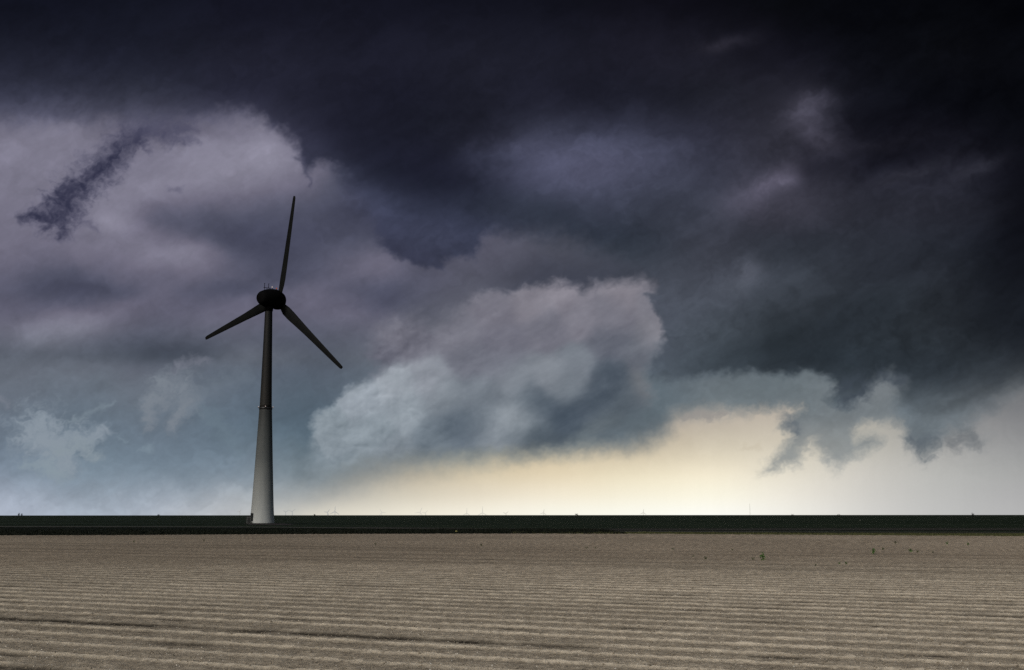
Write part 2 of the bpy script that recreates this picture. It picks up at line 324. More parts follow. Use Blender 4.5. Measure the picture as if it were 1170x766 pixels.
    for pts, col, k, p in DARKWISPS:
        b = brush(X + 7 * mx + 7 * hx, Y + 7 * my + 6 * hy, [(a, c_, r * p) for a, c_, r in pts])
        w = np.clip(smooth(-.35, 1.8, b + .40 * fea + .42 * fil + .1 * hx) * k * 1.3, 0, 1)[..., None]
        c = c * (1 - w) + np.array(col, np.float32) * w
    return np.clip(c, 1, 255)
# ------------------------------------------------------------------ end of sky

# ------------------------------------------------------------------ survey
# Camera 2.4 m above the bare soil, looking north and 8.7 degrees up.
F = 1337.0; CX, CY = 585.0, 383.0
HOR = 588.0                                   # eye level
PITCH = math.atan((HOR - CY) / F)
EYE = 2.4
def ray(px, py):
    """world direction (east, north, up) surveyed at photo pixel (px, py)"""
    x = (px - CX) / F; z = (CY - py) / F
    c, s = math.cos(PITCH), math.sin(PITCH)
    return Vector((x, c - z * s, s + z * c))
def at(px, py, z=0.0):
    d = ray(px, py); t = (z - EYE) / d.z
    return Vector((d.x * t, d.y * t, z))
def at_north(px, py, Y):
    d = ray(px, py); t = Y / d.y
    return Vector((d.x * t, Y, EYE + d.z * t))

# ------------------------------------------------------------------ helpers
def tag(o, label=None, cat=None, group=None, kind=None):
    if label: o['label'] = label
    if cat: o['category'] = cat
    if group: o['group'] = group
    if kind: o['kind'] = kind
    return o
def empty(name, loc, rz=0.0):
    o = bpy.data.objects.new(name, None); o.empty_display_size = 0.5
    COL.objects.link(o); o.location = loc; o.rotation_euler = (0, 0, rz); return o
def link_mesh(name, verts, faces, m, parent=None, smooth_=True):
    me = bpy.data.meshes.new(name)
    me.from_pydata([tuple(v) for v in verts], [], faces); me.update()
    if smooth_: me.polygons.foreach_set('use_smooth', [True] * len(me.polygons))
    me.materials.append(m)
    o = bpy.data.objects.new(name, me); COL.objects.link(o)
    if parent: o.parent = parent
    return o
def from_bm(name, bm, m, parent=None, smooth_=False):
    me = bpy.data.meshes.new(name); bm.normal_update(); bm.to_mesh(me); bm.free()
    if smooth_: me.polygons.foreach_set('use_smooth', [True] * len(me.polygons))
    me.materials.append(m)
    o = bpy.data.objects.new(name, me); COL.objects.link(o)
    if parent: o.parent = parent
    return o
def copy_tree(o, parent=None):
    c = o.copy(); COL.objects.link(c); c.parent = parent
    for ch in list(o.children): copy_tree(ch, c)
    return c
def add_box(bm, c, s, rz=0.0, bevel=0.0):
    r = bmesh.ops.create_cube(bm, size=1.0)
    M = Matrix.Translation(c) @ Matrix.Rotation(rz, 4, 'Z') @ Matrix.Diagonal((s[0], s[1], s[2], 1))
    bmesh.ops.transform(bm, matrix=M, verts=r['verts'])
    if bevel:
        es = list({e for v in r['verts'] for e in v.link_edges})
        bmesh.ops.bevel(bm, geom=es, offset=bevel, segments=2, affect='EDGES')
def lathe(prof, n=48, cap=True):
    """profile of (radius, height) turned about z"""
    V, Fc = [], []
    for r, z in prof:
        for k in range(n):
            a = 2 * math.pi * k / n; V.append((r * math.cos(a), r * math.sin(a), z))
    for i in range(len(prof) - 1):
        for k in range(n):
            k2 = (k + 1) % n; Fc.append((i * n + k, i * n + k2, (i + 1) * n + k2, (i + 1) * n + k))
    if cap:
        Fc.append(tuple(range(n - 1, -1, -1))); Fc.append(tuple((len(prof) - 1) * n + k for k in range(n)))
    return V, Fc
def tube(bm, p0, p1, r0, r1, n=8):
    p0, p1 = Vector(p0), Vector(p1); d = p1 - p0
    q = d.to_track_quat('Z', 'Y').to_matrix()
    a = [bm.verts.new(p0 + q @ Vector((r0 * math.cos(2 * math.pi * k / n), r0 * math.sin(2 * math.pi * k / n), 0))) for k in range(n)]
    b = [bm.verts.new(p1 + q @ Vector((r1 * math.cos(2 * math.pi * k / n), r1 * math.sin(2 * math.pi * k / n), 0))) for k in range(n)]
    for k in range(n):
        bm.faces.new((a[k], a[(k + 1) % n], b[(k + 1) % n], b[k]))
    bm.faces.new(a[::-1]); bm.faces.new(b)

class NT:
    def __init__(self, name):
        self.m = bpy.data.materials.new(name); self.m.use_nodes = True
        self.t = self.m.node_tree; self.t.nodes.clear()
        self.out = self.n('ShaderNodeOutputMaterial')
    def n(self, kind, **kw):
        nd = self.t.nodes.new(kind)
        for k, v in kw.items():
            if k in nd.inputs.keys(): nd.inputs[k].default_value = v
            else: setattr(nd, k, v)
        return nd
    def l(self, a, b): self.t.links.new(a, b)
    def coord(self, scale=(1, 1, 1), rot=(0, 0, 0), kind='Object'):
        c = self.n('ShaderNodeTexCoord'); mp = self.n('ShaderNodeMapping')
        mp.inputs['Scale'].default_value = scale; mp.inputs['Rotation'].default_value = rot
        self.l(c.outputs[kind], mp.inputs['Vector']); return mp.outputs[0]
    def noise(self, vec, scale, detail=5, rough=.55):
        nd = self.n('ShaderNodeTexNoise', Scale=scale, Detail=detail, Roughness=rough)
        self.l(vec, nd.inputs['Vector']); return nd.outputs[0]
    def ramp(self, fac, stops):
        r = self.n('ShaderNodeValToRGB'); e = r.color_ramp.elements
        while len(e) < len(stops): e.new(0.5)
        for el, (p, c) in zip(e, stops):
            el.position = p; el.color = (*c, 1) if len(c) == 3 else c
        self.l(fac, r.inputs[0]); return r.outputs[0]
    def mix(self, fac, a, b, mode='MIX'):
        m = self.n('ShaderNodeMix'); m.data_type = 'RGBA'; m.blend_type = mode
        for v, i in ((fac, 0), (a, 6), (b, 7)):
            if isinstance(v, (int, float)): m.inputs[i].default_value = v
            elif isinstance(v, tuple): m.inputs[i].default_value = (*v, 1)
            else: self.l(v, m.inputs[i])
        return m.outputs[2]
    def math(self, op, a, b=0.0, c=0.0, clamp=False):
        m = self.n('ShaderNodeMath'); m.operation = op; m.use_clamp = clamp
        for v, i in ((a, 0), (b, 1), (c, 2)):
            if isinstance(v, (int, float)): m.inputs[i].default_value = v
            else: self.l(v, m.inputs[i])
        return m.outputs[0]
    def bsdf(self, col, rough=.8, bump=None, strength=.3, dist=.05, metallic=0.0, spec=.3):
        b = self.n('ShaderNodeBsdfPrincipled')
        b.inputs['Roughness'].default_value = rough; b.inputs['Metallic'].default_value = metallic
        b.inputs['Specular IOR Level'].default_value = spec
        if isinstance(col, tuple): b.inputs['Base Color'].default_value = (*col, 1)
        else: self.l(col, b.inputs['Base Color'])
        if bump is not None:
            bp = self.n('ShaderNodeBump', Strength=strength, Distance=dist)
            self.l(bump, bp.inputs['Height']); self.l(bp.outputs[0], b.inputs['Normal'])
        self.l(b.outputs[0], self.out.inputs[0]); return b
def simple(name, col, rough=.8, var=.25, scale=3.0, metallic=0.0, spec=.3):
    t = NT(name); n = t.noise(t.coord(), scale)
    c = t.mix(n, tuple(v * (1 - var) for v in col), tuple(min(1, v * (1 + var)) for v in col))
    t.bsdf(c, rough, n, .15, .02, metallic, spec); return t.m

# ------------------------------------------------------------------ camera
cam_d = bpy.data.cameras.new('camera'); cam = bpy.data.objects.new('camera', cam_d); COL.objects.link(cam)
cam.location = (0, 0, EYE); cam.rotation_euler = (math.pi / 2 + PITCH, math.radians(0.03), 0)
cam_d.sensor_width = 36; cam_d.lens = 36 * F / 1170; cam_d.clip_start = .1; cam_d.clip_end = 300000
scene.camera = cam

# ------------------------------------------------------------------ light
SUN_EL, SUN_AZ = math.radians(36), math.radians(-145)       # azimuth from north, west is negative
world = bpy.data.worlds.new('World'); scene.world = world; world.use_nodes = True
wt = world.node_tree; bgn = wt.nodes['Background']
st = wt.nodes.new('ShaderNodeTexSky'); st.sky_type = 'NISHITA'; st.sun_disc = False
st.sun_elevation = SUN_EL; st.sun_rotation = SUN_AZ; st.dust_density = 3.0; st.air_density = 1.2
wt.links.new(st.outputs[0], bgn.inputs[0]); bgn.inputs[1].default_value = 0.055
sun_d = bpy.data.lights.new('sun', 'SUN'); sun = bpy.data.objects.new('sun', sun_d); COL.objects.link(sun)
sun_d.energy = 1.15; sun_d.angle = math.radians(12); sun_d.color = (1.0, .965, .92)
sdir = Vector((math.sin(SUN_AZ) * math.cos(SUN_EL), math.cos(SUN_AZ) * math.cos(SUN_EL), math.sin(SUN_EL)))
sun.rotation_euler = sdir.to_track_quat('Z', 'Y').to_euler(); sun.location = sdir * 200

# ------------------------------------------------------------------ sky
def axis(parts):
    out = []
    for a, b, n in parts: out.append(np.linspace(a, b, n, endpoint=False))
    out.append(np.array([parts[-1][1]])); return np.concatenate(out)
def build_sky():
    az = axis([(-112, -60, 26), (-60, -30, 60), (-30, -25.5, 30), (-25.5, 25.5, 1450), (25.5, 30, 30), (30, 60, 60), (60, 112, 26)])
    el = axis([(-2.0, -.06, 6), (-.06, 25.5, 740), (25.5, 30, 30), (30, 64, 34)])
    A, E_ = np.meshgrid(np.radians(az), np.radians(el))
    dx, dy, dz = np.sin(A) * np.cos(E_), np.cos(A) * np.cos(E_), np.sin(E_)
    c, s = math.cos(PITCH), math.sin(PITCH)
    fwd = dy * c + dz * s; up = -dy * s + dz * c
    fwd = np.maximum(fwd, .12)
    px = np.clip(CX + F * dx / fwd, -2500, 3600); py = np.clip(CY - F * up / fwd, -3000, 700)
    # beyond the surveyed part the clouds carry on, folded back gently
    fx = np.where(px < -90, -90 - 240 * np.tanh((-90 - px) / 900), np.where(px > 1260, 1260 + 240 * np.tanh((px - 1260) / 900), px))
    fy = np.where(py < -40, -40 - 200 * np.tanh((-40 - py) / 900), py)
    C = sky_srgb(fx, fy) / 255.0
    lin = np.where(C <= .04045, C / 12.92, ((C + .055) / 1.055) ** 2.4)
    R = 60000.0
    P = np.stack([dx * R, dy * R, dz * R + EYE], -1).reshape(-1, 3).astype(np.float32)
    ny, nx = A.shape
    idx = np.arange(nx * ny).reshape(ny, nx)
    q = np.stack([idx[:-1, :-1], idx[1:, :-1], idx[1:, 1:], idx[:-1, 1:]], -1).reshape(-1, 4).astype(np.int32)
    me = mesh_np('sky', P, q)
    at_ = me.attributes.new('cloud', 'FLOAT_COLOR', 'POINT')
    rgba = np.ones((nx * ny, 4), np.float32); rgba[:, :3] = lin.reshape(-1, 3)
    at_.data.foreach_set('color', rgba.ravel())
    t = NT('sky_cloud')
    a = t.n('ShaderNodeAttribute'); a.attribute_name = 'cloud'
    grain = t.noise(t.coord((.004, .004, .004)), 3.0, 6, .6)
    k = t.math('MULTIPLY_ADD', grain, .06, .97)
    e = t.n('ShaderNodeEmission'); mx = t.n('ShaderNodeVectorMath'); mx.operation = 'SCALE'
    t.l(a.outputs['Color'], mx.inputs[0]); t.l(k, mx.inputs['Scale'])
    t.l(mx.outputs[0], e.inputs[0]); t.l(e.outputs[0], t.out.inputs[0])
    try: t.m.cycles.emission_sampling = 'NONE'
    except Exception: pass
    me.materials.append(t.m)
    o = bpy.data.objects.new('sky', me); COL.objects.link(o); tag(o, kind='structure')
    return o
def mesh_np(name, P, Q):
    me = bpy.data.meshes.new(name); k = Q.shape[1]
    me.vertices.add(len(P)); me.vertices.foreach_set('co', np.ascontiguousarray(P, np.float32).ravel())
    me.loops.add(Q.size); me.loops.foreach_set('vertex_index', np.ascontiguousarray(Q, np.int32).ravel())
    me.polygons.add(len(Q)); me.polygons.foreach_set('loop_start', np.arange(0, Q.size, k, dtype=np.int32))
    me.polygons.foreach_set('loop_total', np.full(len(Q), k, np.int32))
    me.polygons.foreach_set('use_smooth', np.ones(len(Q), bool))
    me.update(calc_edges=True); return me
build_sky()

# ------------------------------------------------------------------ the land
ROW_AZ = math.radians(-65.0)
RD = (math.sin(ROW_AZ), math.cos(ROW_AZ)); RN = (RD[1], -RD[0])        # along the drills, across the drills
def land_z(d): return -42.0 * smooth(4200.0, 11000.0, d)                # the polder sinks away beyond four kilometres

def green_mat(name, a, b, sc=(.005, .028, .02), bump=.4, rough=.95):
    t = NT(name)
    v = t.coord(sc); big = t.noise(v, 1.0, 6, .6)
    fine = t.noise(t.coord((.25, .05, .25)), 1.0, 6, .7)
    f = t.math('MULTIPLY_ADD', fine, .35, t.math('MULTIPLY', big, .65), clamp=True)
    t.bsdf(t.ramp(f, [(.38, a), (.62, b)]), rough, fine, bump, .3, spec=.05); return t.m

# crop land out to the horizon: one sheet
def build_ground():
    rr = np.concatenate([[0.5], np.geomspace(8, 4200, 60), np.linspace(4500, 11000, 24), np.geomspace(12000, 58000, 8)])
    aa = np.radians(np.arange(0, 360, 2.0))
    Rr, Aa = np.meshgrid(rr, aa, indexing='ij')
    P = np.stack([Rr * np.sin(Aa), Rr * np.cos(Aa), land_z(Rr) - .03], -1).reshape(-1, 3)
    n = len(aa); idx = np.arange(len(rr) * n).reshape(len(rr), n); nxt = np.roll(idx, -1, 1)
    q = np.stack([idx[:-1], nxt[:-1], nxt[1:], idx[1:]], -1).reshape(-1, 4)
    me = mesh_np('ground', P, q[:, ::-1])
    me.materials.append(green_mat('winter_crop', (.0055, .0105, .0055), (.024, .036, .021)))
    o = bpy.data.objects.new('ground', me); COL.objects.link(o); tag(o, kind='structure')
build_ground()

def strip(name, near, far, z, m, n=240):
    """sheet between two edges surveyed as photo points (x, y); carried on straight past both ends"""
    def edge(pts):
        w = [at(x, y) for x, y in pts]
        def ex(a, b, k): return a + (a - b).normalized() * k
        w = [ex(w[0], w[1], 900)] + w + [ex(w[-1], w[-2], 900)]
        X = np.array([p.x for p in w]); Y = np.array([p.y for p in w]); return X, Y
    (x0, y0), (x1, y1) = edge(near), edge(far)
    xs = np.concatenate([np.linspace(-800, -140, 40), np.linspace(-139, 139, n), np.linspace(140, 800, 40)])
    jig = fbm(xs[None, :] * .35, xs[None, :] * 0 + z * 50, 4, 5)[0]
    V = []
    for i, x in enumerate(xs):
        ya = np.interp(x, x0, y0) + jig[i] * 1.2; yb = max(np.interp(x, x1, y1) - jig[i] * 1.5, ya + .2)
        V += [(x, ya, z), (x, yb, z)]
    Fc = [(2 * i, 2 * i + 2, 2 * i + 3, 2 * i + 1) for i in range(len(xs) - 1)]
    o = link_mesh(name, V, Fc, m); tag(o, kind='structure'); return o

FIELD_EDGE = [(0, 612.0), (150, 611.6), (300, 610.8), (450, 610.3), (600, 610.2), (750, 610.6), (900, 611.6), (1040, 612.6), (1170, 613.4)]
# dark ditch-side grass, broad in the west and thinning to an olive verge in the east
def verge_mat():
    t = NT('verge_grass')
    c = t.n('ShaderNodeTexCoord'); s = t.n('ShaderNodeSeparateXYZ'); t.l(c.outputs['Object'], s.inputs[0])
    east = t.math('SMOOTH_MIN', 1.0, t.math('MULTIPLY_ADD', s.outputs[0], 1 / 110.0, .25, clamp=True), .2)
    f = t.noise(t.coord((.5, .12, .5)), 1.0, 6, .65); g = t.noise(t.coord((.05, .03, .05)), 1.0, 4)
    dk = t.ramp(f, [(.35, (.0025, .0045, .002)), (.7, (.008, .012, .005))])
    ol = t.ramp(t.math('MULTIPLY_ADD', f, .5, t.math('MULTIPLY', g, .5)), [(.38, (.05, .06, .026)), (.62, (.13, .135, .062))])
    t.bsdf(t.mix(t.math('POWER', east, 1.5), dk, ol), .95, f, .5, .3, spec=.05); return t.m
M_verge = verge_mat()
strip('verge', FIELD_EDGE, [(0, 602.3), (150, 602.4), (300, 602.9), (450, 604.6), (600, 607.3), (750, 608.4), (900, 608.8), (1040, 609.2), (1170, 609.6)], .012, M_verge)
M_track = simple('track_gravel', (.060, .061, .052), .9, .4, .3, spec=.1)
strip('farm_track', [(0, 602.2), (150, 602.3), (300, 602.8), (450, 604.3), (600, 607.1), (750, 608.2), (900, 608.6), (1040, 608.9), (1170, 609.3)],
      [(0, 601.2), (150, 601.4), (300, 602.0), (450, 603.4), (600, 606.2), (750, 607.3), (900, 607.8), (1040, 608.2), (1170, 608.6)], .018, M_track)
M_stub = simple('stubble_strip', (.036, .036, .031), .95, .4, .12, spec=.05)
strip('stubble_strip', [(380, 602.5), (450, 603.3), (600, 605.9), (750, 606.6), (900, 606.6), (1040, 606.5), (1170, 606.6)],
      [(380, 602.4), (450, 602.6), (600, 604.3), (750, 604.2), (900, 603.9), (1040, 603.8), (1170, 604.0)], .014, M_stub)

# ---- the bare drilled field, real ridges and clods
SPACING = 1.28
def across(X, Y): return X * RN[0] + Y * RN[1]
def along(X, Y): return X * RD[0] + Y * RD[1]
PHASE = .45
RUTS = []                                        # (across, start along, end along, depth)
def rut(p, q, depth=1.0):
    a, b = at(*p), at(*q)
    r = .5 * (across(a.x, a.y) + across(b.x, b.y)); r = (math.floor(r / SPACING + PHASE) + .24 - PHASE) * SPACING; RUTS.append((r, min(along(a.x, a.y), along(b.x, b.y)), max(along(a.x, a.y), along(b.x, b.y)), depth))
for p, q, k in [((-40, 706), (205, 718.5), 1.0), ((222, 719), (240, 719.6), .7), ((272, 721.5), (480, 732), 1.0), ((500, 733.5), (665, 742), .8),
                ((150, 702), (172, 703), .7), ((190, 737), (235, 739), .7), ((-40, 760), (100, 766), .9), ((755, 679), (792, 680.5), .9),
                ((706, 691.5), (722, 692), .8), ((845, 694.5), (905, 697), .5), ((1008, 688), (1060, 690), .6), ((1100, 705), (1170, 708.5), .9), ((1130, 690.8), (1160, 692), .6),
                ((620, 741), (660, 742.5), 1.0), ((-20, 668), (60, 669), .6), ((270, 664), (300, 665), .5), ((400, 668), (470, 670), .5), ((520, 672), (585, 674), .4)]:
    rut(p, q, k)
TRAMS = [across(*at(585, y).xy) for y in (628.5, 631.5, 637, 641.0, 645.5)]   # wheelings far off
def field_height(X, Y):
    X = X.astype(np.float32); Y = Y.astype(np.float32)
    wob = .045 * fbm(X / 9, Y / 9, 3, 7)
    r = across(X, Y) + wob; u = along(X, Y)
    k = np.floor(r / SPACING + PHASE); ph = r / SPACING + PHASE - k
    rowv = pnoise(k * 3.7 + .5, u / 30.0, 3)                         # rows differ
    crest = np.exp(-((ph - .5) / .10) ** 2)
    lip = np.exp(-((ph - .5 + .03 * rowv) / .06) ** 2)
    crest = np.clip(.55 * crest + .6 * lip, 0, 1) * np.clip(.9 + .3 * rowv + .22 * fbm(X / .9, Y / .9, 3, 73), .4, 1.3)
    prof = .045 * crest + .012 * np.exp(-((ph - .92) / .08) ** 2)
    cl = fbm(X * 3.1, Y * 3.1, 5, 13, .62)                          # clods
    big = fbm(X / 1.7, Y / 1.7, 3, 23)
    z = prof + .032 * cl + .008 * big
    dry_lit = .46 + .44 * crest - .10 * np.exp(-((ph - .30) / .10) ** 2) + .10 * fbm(X / 14, Y / 14, 4, 33) + .26 * cl + .12 * big  # crest highlight and shaded near face put into soil tone, with random dryness
    # broken, darker, cloddy stretches in some furrows
    rk = np.zeros_like(z)
    for r0, a, b, dep in RUTS:
        m = np.exp(-((r - r0) / .38) ** 2) * smooth(a - .8, a + .5, u) * smooth(b + .8, b - .5, u)
        rk = np.maximum(rk, m * dep)
    br = fbm(u / 1.3, k * 9.1 + r * .8, 4, 43, .6)
    rnd = smooth(.40, .56, pnoise(u / 2.0, k * 5.3, 17) + .25 * br) * np.exp(-((ph - .24) / .12) ** 2)
    rk = rk * smooth(-.35, .12, br + .12) + .75 * rnd
    rk = np.clip(rk, 0, 1)
    z = z - rk * (.03 + .07 * cl) + .04 * rk * np.abs(fbm(X * 5, Y * 5, 3, 53))
    rut_dark = rk * np.clip(.95 + .9 * cl, .2, 1.1)
    for r0 in TRAMS:
        m = np.exp(-((r - r0) / (.8)) ** 2) * (.75 + .5 * fbm(u / 25, r * 0 + r0, 3, 63))
        rut_dark = np.maximum(rut_dark, m * .5); z = z - .05 * m
    return z, np.clip(dry_lit, 0, 1.3), np.clip(rut_dark, 0, 1)
EDGE_X = []; EDGE_Y = []
for p in FIELD_EDGE:
    w = at(*p); EDGE_X.append(w.x); EDGE_Y.append(w.y)
def build_field():
    tt = np.concatenate([np.linspace(-60, 8, 24, endpoint=False), np.geomspace(8, 128, 1080, endpoint=False), np.linspace(128, 138, 20)])
    ss = np.concatenate([np.linspace(-7, -1.0, 50, endpoint=False), np.linspace(-1.0, 1.0, 1000), np.linspace(1.0, 7, 51)[1:]])
    S, T = np.meshgrid(ss, tt)
    W = np.maximum(.5 * np.abs(T) + 3.5, 7.5)
    X = S * W
    Yedge = np.interp(X, EDGE_X, EDGE_Y) + .9 * fbm(X / 2.5, X * 0, 4, 3)
    k = smooth(60, 138, T)
    Y = T + (Yedge - 138) * k                      # the far rows follow the field's end
    z, dry_lit, rut_dark = field_height(X, Y)
    fade = smooth(-60, -40, T) * smooth(138.2, 136.5, T)
    z = z * fade + .03
    P = np.stack([X, Y, z], -1).reshape(-1, 3)
    ny, nx = X.shape; idx = np.arange(nx * ny).reshape(ny, nx)
    q = np.stack([idx[:-1, :-1], idx[:-1, 1:], idx[1:, 1:], idx[1:, :-1]], -1).reshape(-1, 4)
    me = mesh_np('field_soil', P, q)
    for nm, arr in (('dry_lit', dry_lit), ('rut_dark', rut_dark)):
        a = me.attributes.new(nm, 'FLOAT', 'POINT'); a.data.foreach_set('value', arr.astype(np.float32).ravel())
    t = NT('drilled_soil')
    def attr(nm):
        a = t.n('ShaderNodeAttribute'); a.attribute_name = nm; return a.outputs['Fac']
    co = t.coord()
    n1 = t.noise(co, 9.0, 8, .7); n2 = t.noise(co, 1.1, 5, .6); n3 = t.noise(co, .035, 4, .55); n4 = t.noise(co, 30.0, 4, .7)
    d = t.math('MULTIPLY_ADD', t.math('SUBTRACT', n1, .5), 1.5, attr('dry_lit'))
    d = t.math('MULTIPLY_ADD', t.math('SUBTRACT', n2, .5), .5, d, clamp=True)
    # the land rises drier toward the middle distance, browner at the far end
    sep = t.n('ShaderNodeSeparateXYZ'); t.l(co, sep.inputs[0])
    far = t.n('ShaderNodeMapRange'); far.inputs[1].default_value = 40; far.inputs[2].default_value = 78
    far.interpolation_type = 'SMOOTHSTEP'
    t.l(t.math('MULTIPLY_ADD', n3, 14.0, sep.outputs[1]), far.inputs[0])
    soil = t.ramp(d, [(.15, SOIL[0]), (.5, SOIL[1]), (.95, SOIL[2])])
    brown = t.ramp(d, [(.15, SOIL[3]), (.9, SOIL[4])])
    c = t.mix(far.outputs[0], soil, brown)
    c = t.mix(t.math('MULTIPLY', attr('rut_dark'), .9, clamp=True), c, (.022, .018, .014))
    # pale shell and flint grit
    v = t.n('ShaderNodeTexVoronoi', Scale=7.0); t.l(co, v.inputs['Vector'])
    w = t.math('LESS_THAN', v.outputs['Distance'], .085)
    sel = t.n('ShaderNodeSeparateColor'); t.l(v.outputs['Color'], sel.inputs[0])
    w = t.math('MULTIPLY', w, t.math('GREATER_THAN', sel.outputs[0], .8))
    c = t.mix(t.math('MULTIPLY', w, .75), c, (.42, .39, .34))
    mot = t.ramp(n3, [(.3, (.82, .82, .82)), (.7, (1.12, 1.12, 1.12))])
    c = t.mix(1.0, c, mot, 'MULTIPLY')
    # edge fall-off of light put into the soil colour: darker toward the west
    ew = t.n('ShaderNodeMapRange'); ew.inputs[1].default_value = -34; ew.inputs[2].default_value = 22; ew.interpolation_type = 'SMOOTHSTEP'
    t.l(t.math('MULTIPLY_ADD', n3, 20.0, t.math('SUBTRACT', sep.outputs[0], 10.0)), ew.inputs[0])
    c = t.mix(1.0, c, t.mix(ew.outputs[0], (.84, .84, .82), (1.04, 1.03, 1.0)), 'MULTIPLY')
    h = t.math('MULTIPLY_ADD', n4, .35, n1)
    t.bsdf(c, .95, h, .75, .05, spec=.1)
    me.materials.append(t.m)
    o = bpy.data.objects.new('field_soil', me); COL.objects.link(o); tag(o, kind='structure')
SOIL = [(.24, .204, .156), (.49, .427, .333), (.82, .73, .585), (.205, .166, .124), (.49, .416, .324)]
build_field()

# loose clods and pale stones, too many to count
def scatter_lumps(name, n, smin, smax, m, d0, d1, seed, bias=1.0):
    rs = np.random.RandomState(seed)
    D = d0 * (d1 / d0) ** (rs.rand(n) ** bias); A = np.radians(rs.uniform(-32, 32, n))
    X = D * np.sin(A); Y = D * np.cos(A)
    z, _, _ = field_height(X[None], Y[None]); z = z[0] + .03
    base = np.array([(1, 0, 0), (-1, 0, 0), (0, 1, 0), (0, -1, 0), (0, 0, 1), (0, 0, -1)], float)
    tri = np.array([(0, 2, 4), (2, 1, 4), (1, 3, 4), (3, 0, 4), (2, 0, 5), (1, 2, 5), (3, 1, 5), (0, 3, 5)])
    S = rs.uniform(smin, smax, (n, 1, 1)) * rs.uniform(.6, 1.3, (n, 1, 3))
    V = base[None] * S * rs.uniform(.75, 1.25, (n, 6, 3))
    th = rs.rand(n) * 6.28; c, s = np.cos(th)[:, None], np.sin(th)[:, None]
    V = np.stack([V[..., 0] * c - V[..., 1] * s, V[..., 0] * s + V[..., 1] * c, V[..., 2] * .8], -1)
    V += np.stack([X, Y, z + .15 * S[:, 0, 0]], -1)[:, None]
    Q = (tri[None] + 6 * np.arange(n)[:, None, None]).reshape(-1, 3)
    me = mesh_np(name, V.reshape(-1, 3), Q); me.polygons.foreach_set('use_smooth', np.zeros(len(Q), bool)); me.materials.append(m)
    o = bpy.data.objects.new(name, me); COL.objects.link(o); return o
tag(scatter_lumps('clods', 26000, .008, .028, simple('clod_soil', (.27, .235, .18), .95, .6, 3.0, spec=.05), 11, 110, 5),
    'crumbly brown clods lying loose over the drilled field', 'clods', kind='stuff')
tag(scatter_lumps('pale_stones', 5000, .006, .0155, simple('pale_stone', (.72, .69, .61), .8, .3, 9.0), 11, 85, 6),
    'tiny pale stones and shell bits dotted over the bare soil', 'stones', kind='stuff')

# ------------------------------------------------------------------ plants
def leaf_mat(name, a, b):
    t = NT(name); f = t.noise(t.coord(), 6.0, 3)
    t.bsdf(t.ramp(f, [(.35, a), (.65, b)]), .7, spec=.2); return t.m
M_leaf = leaf_mat('weed_leaf', (.06, .15, .03), (.14, .30, .06))
M_leafd = leaf_mat('weed_leaf_dull', (.06, .09, .03), (.13, .17, .07))
M_stem = simple('weed_stem', (.06, .09, .035), .8)
def leaf_blade(V, Fc, base, direc, length, width, droop, side):
    """a folded, drooping leaf of four sections"""
    p = Vector(base); d = Vector(direc).normalized(); rows = []
    for i in range(5):
        t = i / 4; w = width * math.sin(math.pi * min(.97, t * .86 + .10)) * .5
        rows.append((p.copy(), w)); d = (d + Vector((0, 0, -droop * .3))).normalized(); p = p + d * length / 4
    b = len(V)
    for q, w in rows:
        V.append(q - side * w + Vector((0, 0, w * .35))); V.append(q.copy()); V.append(q + side * w + Vector((0, 0, w * .35)))
    for i in range(4):
        k = b + 3 * i; Fc.append((k, k + 1, k + 4, k + 3)); Fc.append((k + 1, k + 2, k + 5, k + 4))
def weed(px, py, hpx, wpx, label, group=None, dull=False, seed=0):
    rs = random.Random(seed); g = at(px, py, .04); Y = g.y
    h = hpx * Y / F; w = wpx * Y / F * .5
    root = empty('weed', g); tag(root, label, 'weed', group)
    bm = bmesh.new(); V, Fc = [], []
    for s in range(rs.randint(4, 6)):
        a = rs.uniform(0, 6.28); L = h * rs.uniform(.55, .95); k = w * rs.uniform(.2, .8)
        p0 = Vector((rs.uniform(-.1, .1) * w, rs.uniform(-.1, .1) * w, -.03)); p2 = Vector((math.cos(a) * k, math.sin(a) * k, L)); p1 = (p0 + p2) * .5 + Vector((0, 0, L * .12))
        tube(bm, p0, p1, .012 * h + .004, .009 * h + .003, 5); tube(bm, p1, p2, .009 * h + .003, .003, 5)
        for j in range(9):
            t = rs.uniform(.15, 1); q = p0.lerp(p1, t * 2) if t < .5 else p1.lerp(p2, t * 2 - 1)
            b = rs.uniform(0, 6.28); d = Vector((math.cos(b), math.sin(b), rs.uniform(.1, .9)))
            side = Vector((-math.sin(b), math.cos(b), 0))
            leaf_blade(V, Fc, q, d, h * rs.uniform(.28, .45), h * rs.uniform(.12, .2), rs.uniform(.6, 1.6), side)
    from_bm('stem', bm, M_stem, root, True); link_mesh('leaves', V, Fc, M_leafd if dull else M_leaf, root)
    return root
WG = 'weeds sprouting in the bare soil'
weed(872, 640.5, 9.5, 10, 'largest bright green leafy weed in the bare soil, right of centre', WG, seed=1)
weed(860, 640.2, 3.5, 9, 'low flat weed touching the left side of the largest green weed', WG, True, 2)
weed(998, 633.0, 7, 6, 'tall thin green weed between the largest weed and the low bushy pair', WG, seed=3)
weed(1009, 629.0, 4, 3, 'slim upright sprig just right of the tall thin green weed', WG, True, 4)
weed(1041, 631.3, 4.5, 7, 'low bushy dark green weed, left one of a touching pair', WG, seed=5)
weed(1048, 631.6, 3.0, 6, 'small spreading weed, right one of a touching pair', WG, True, 6)
weed(1066, 632.0, 2.5, 5, 'tiny dull tuft right of the bushy pair of weeds', WG, True, 7)
weed(1082, 622.6, 4.0, 6, 'small green weed near the far field edge, left of two at the right', WG, seed=8)
weed(1106, 623.2, 3.5, 5, 'small green weed near the far field edge, right of two at the right', WG, seed=9)
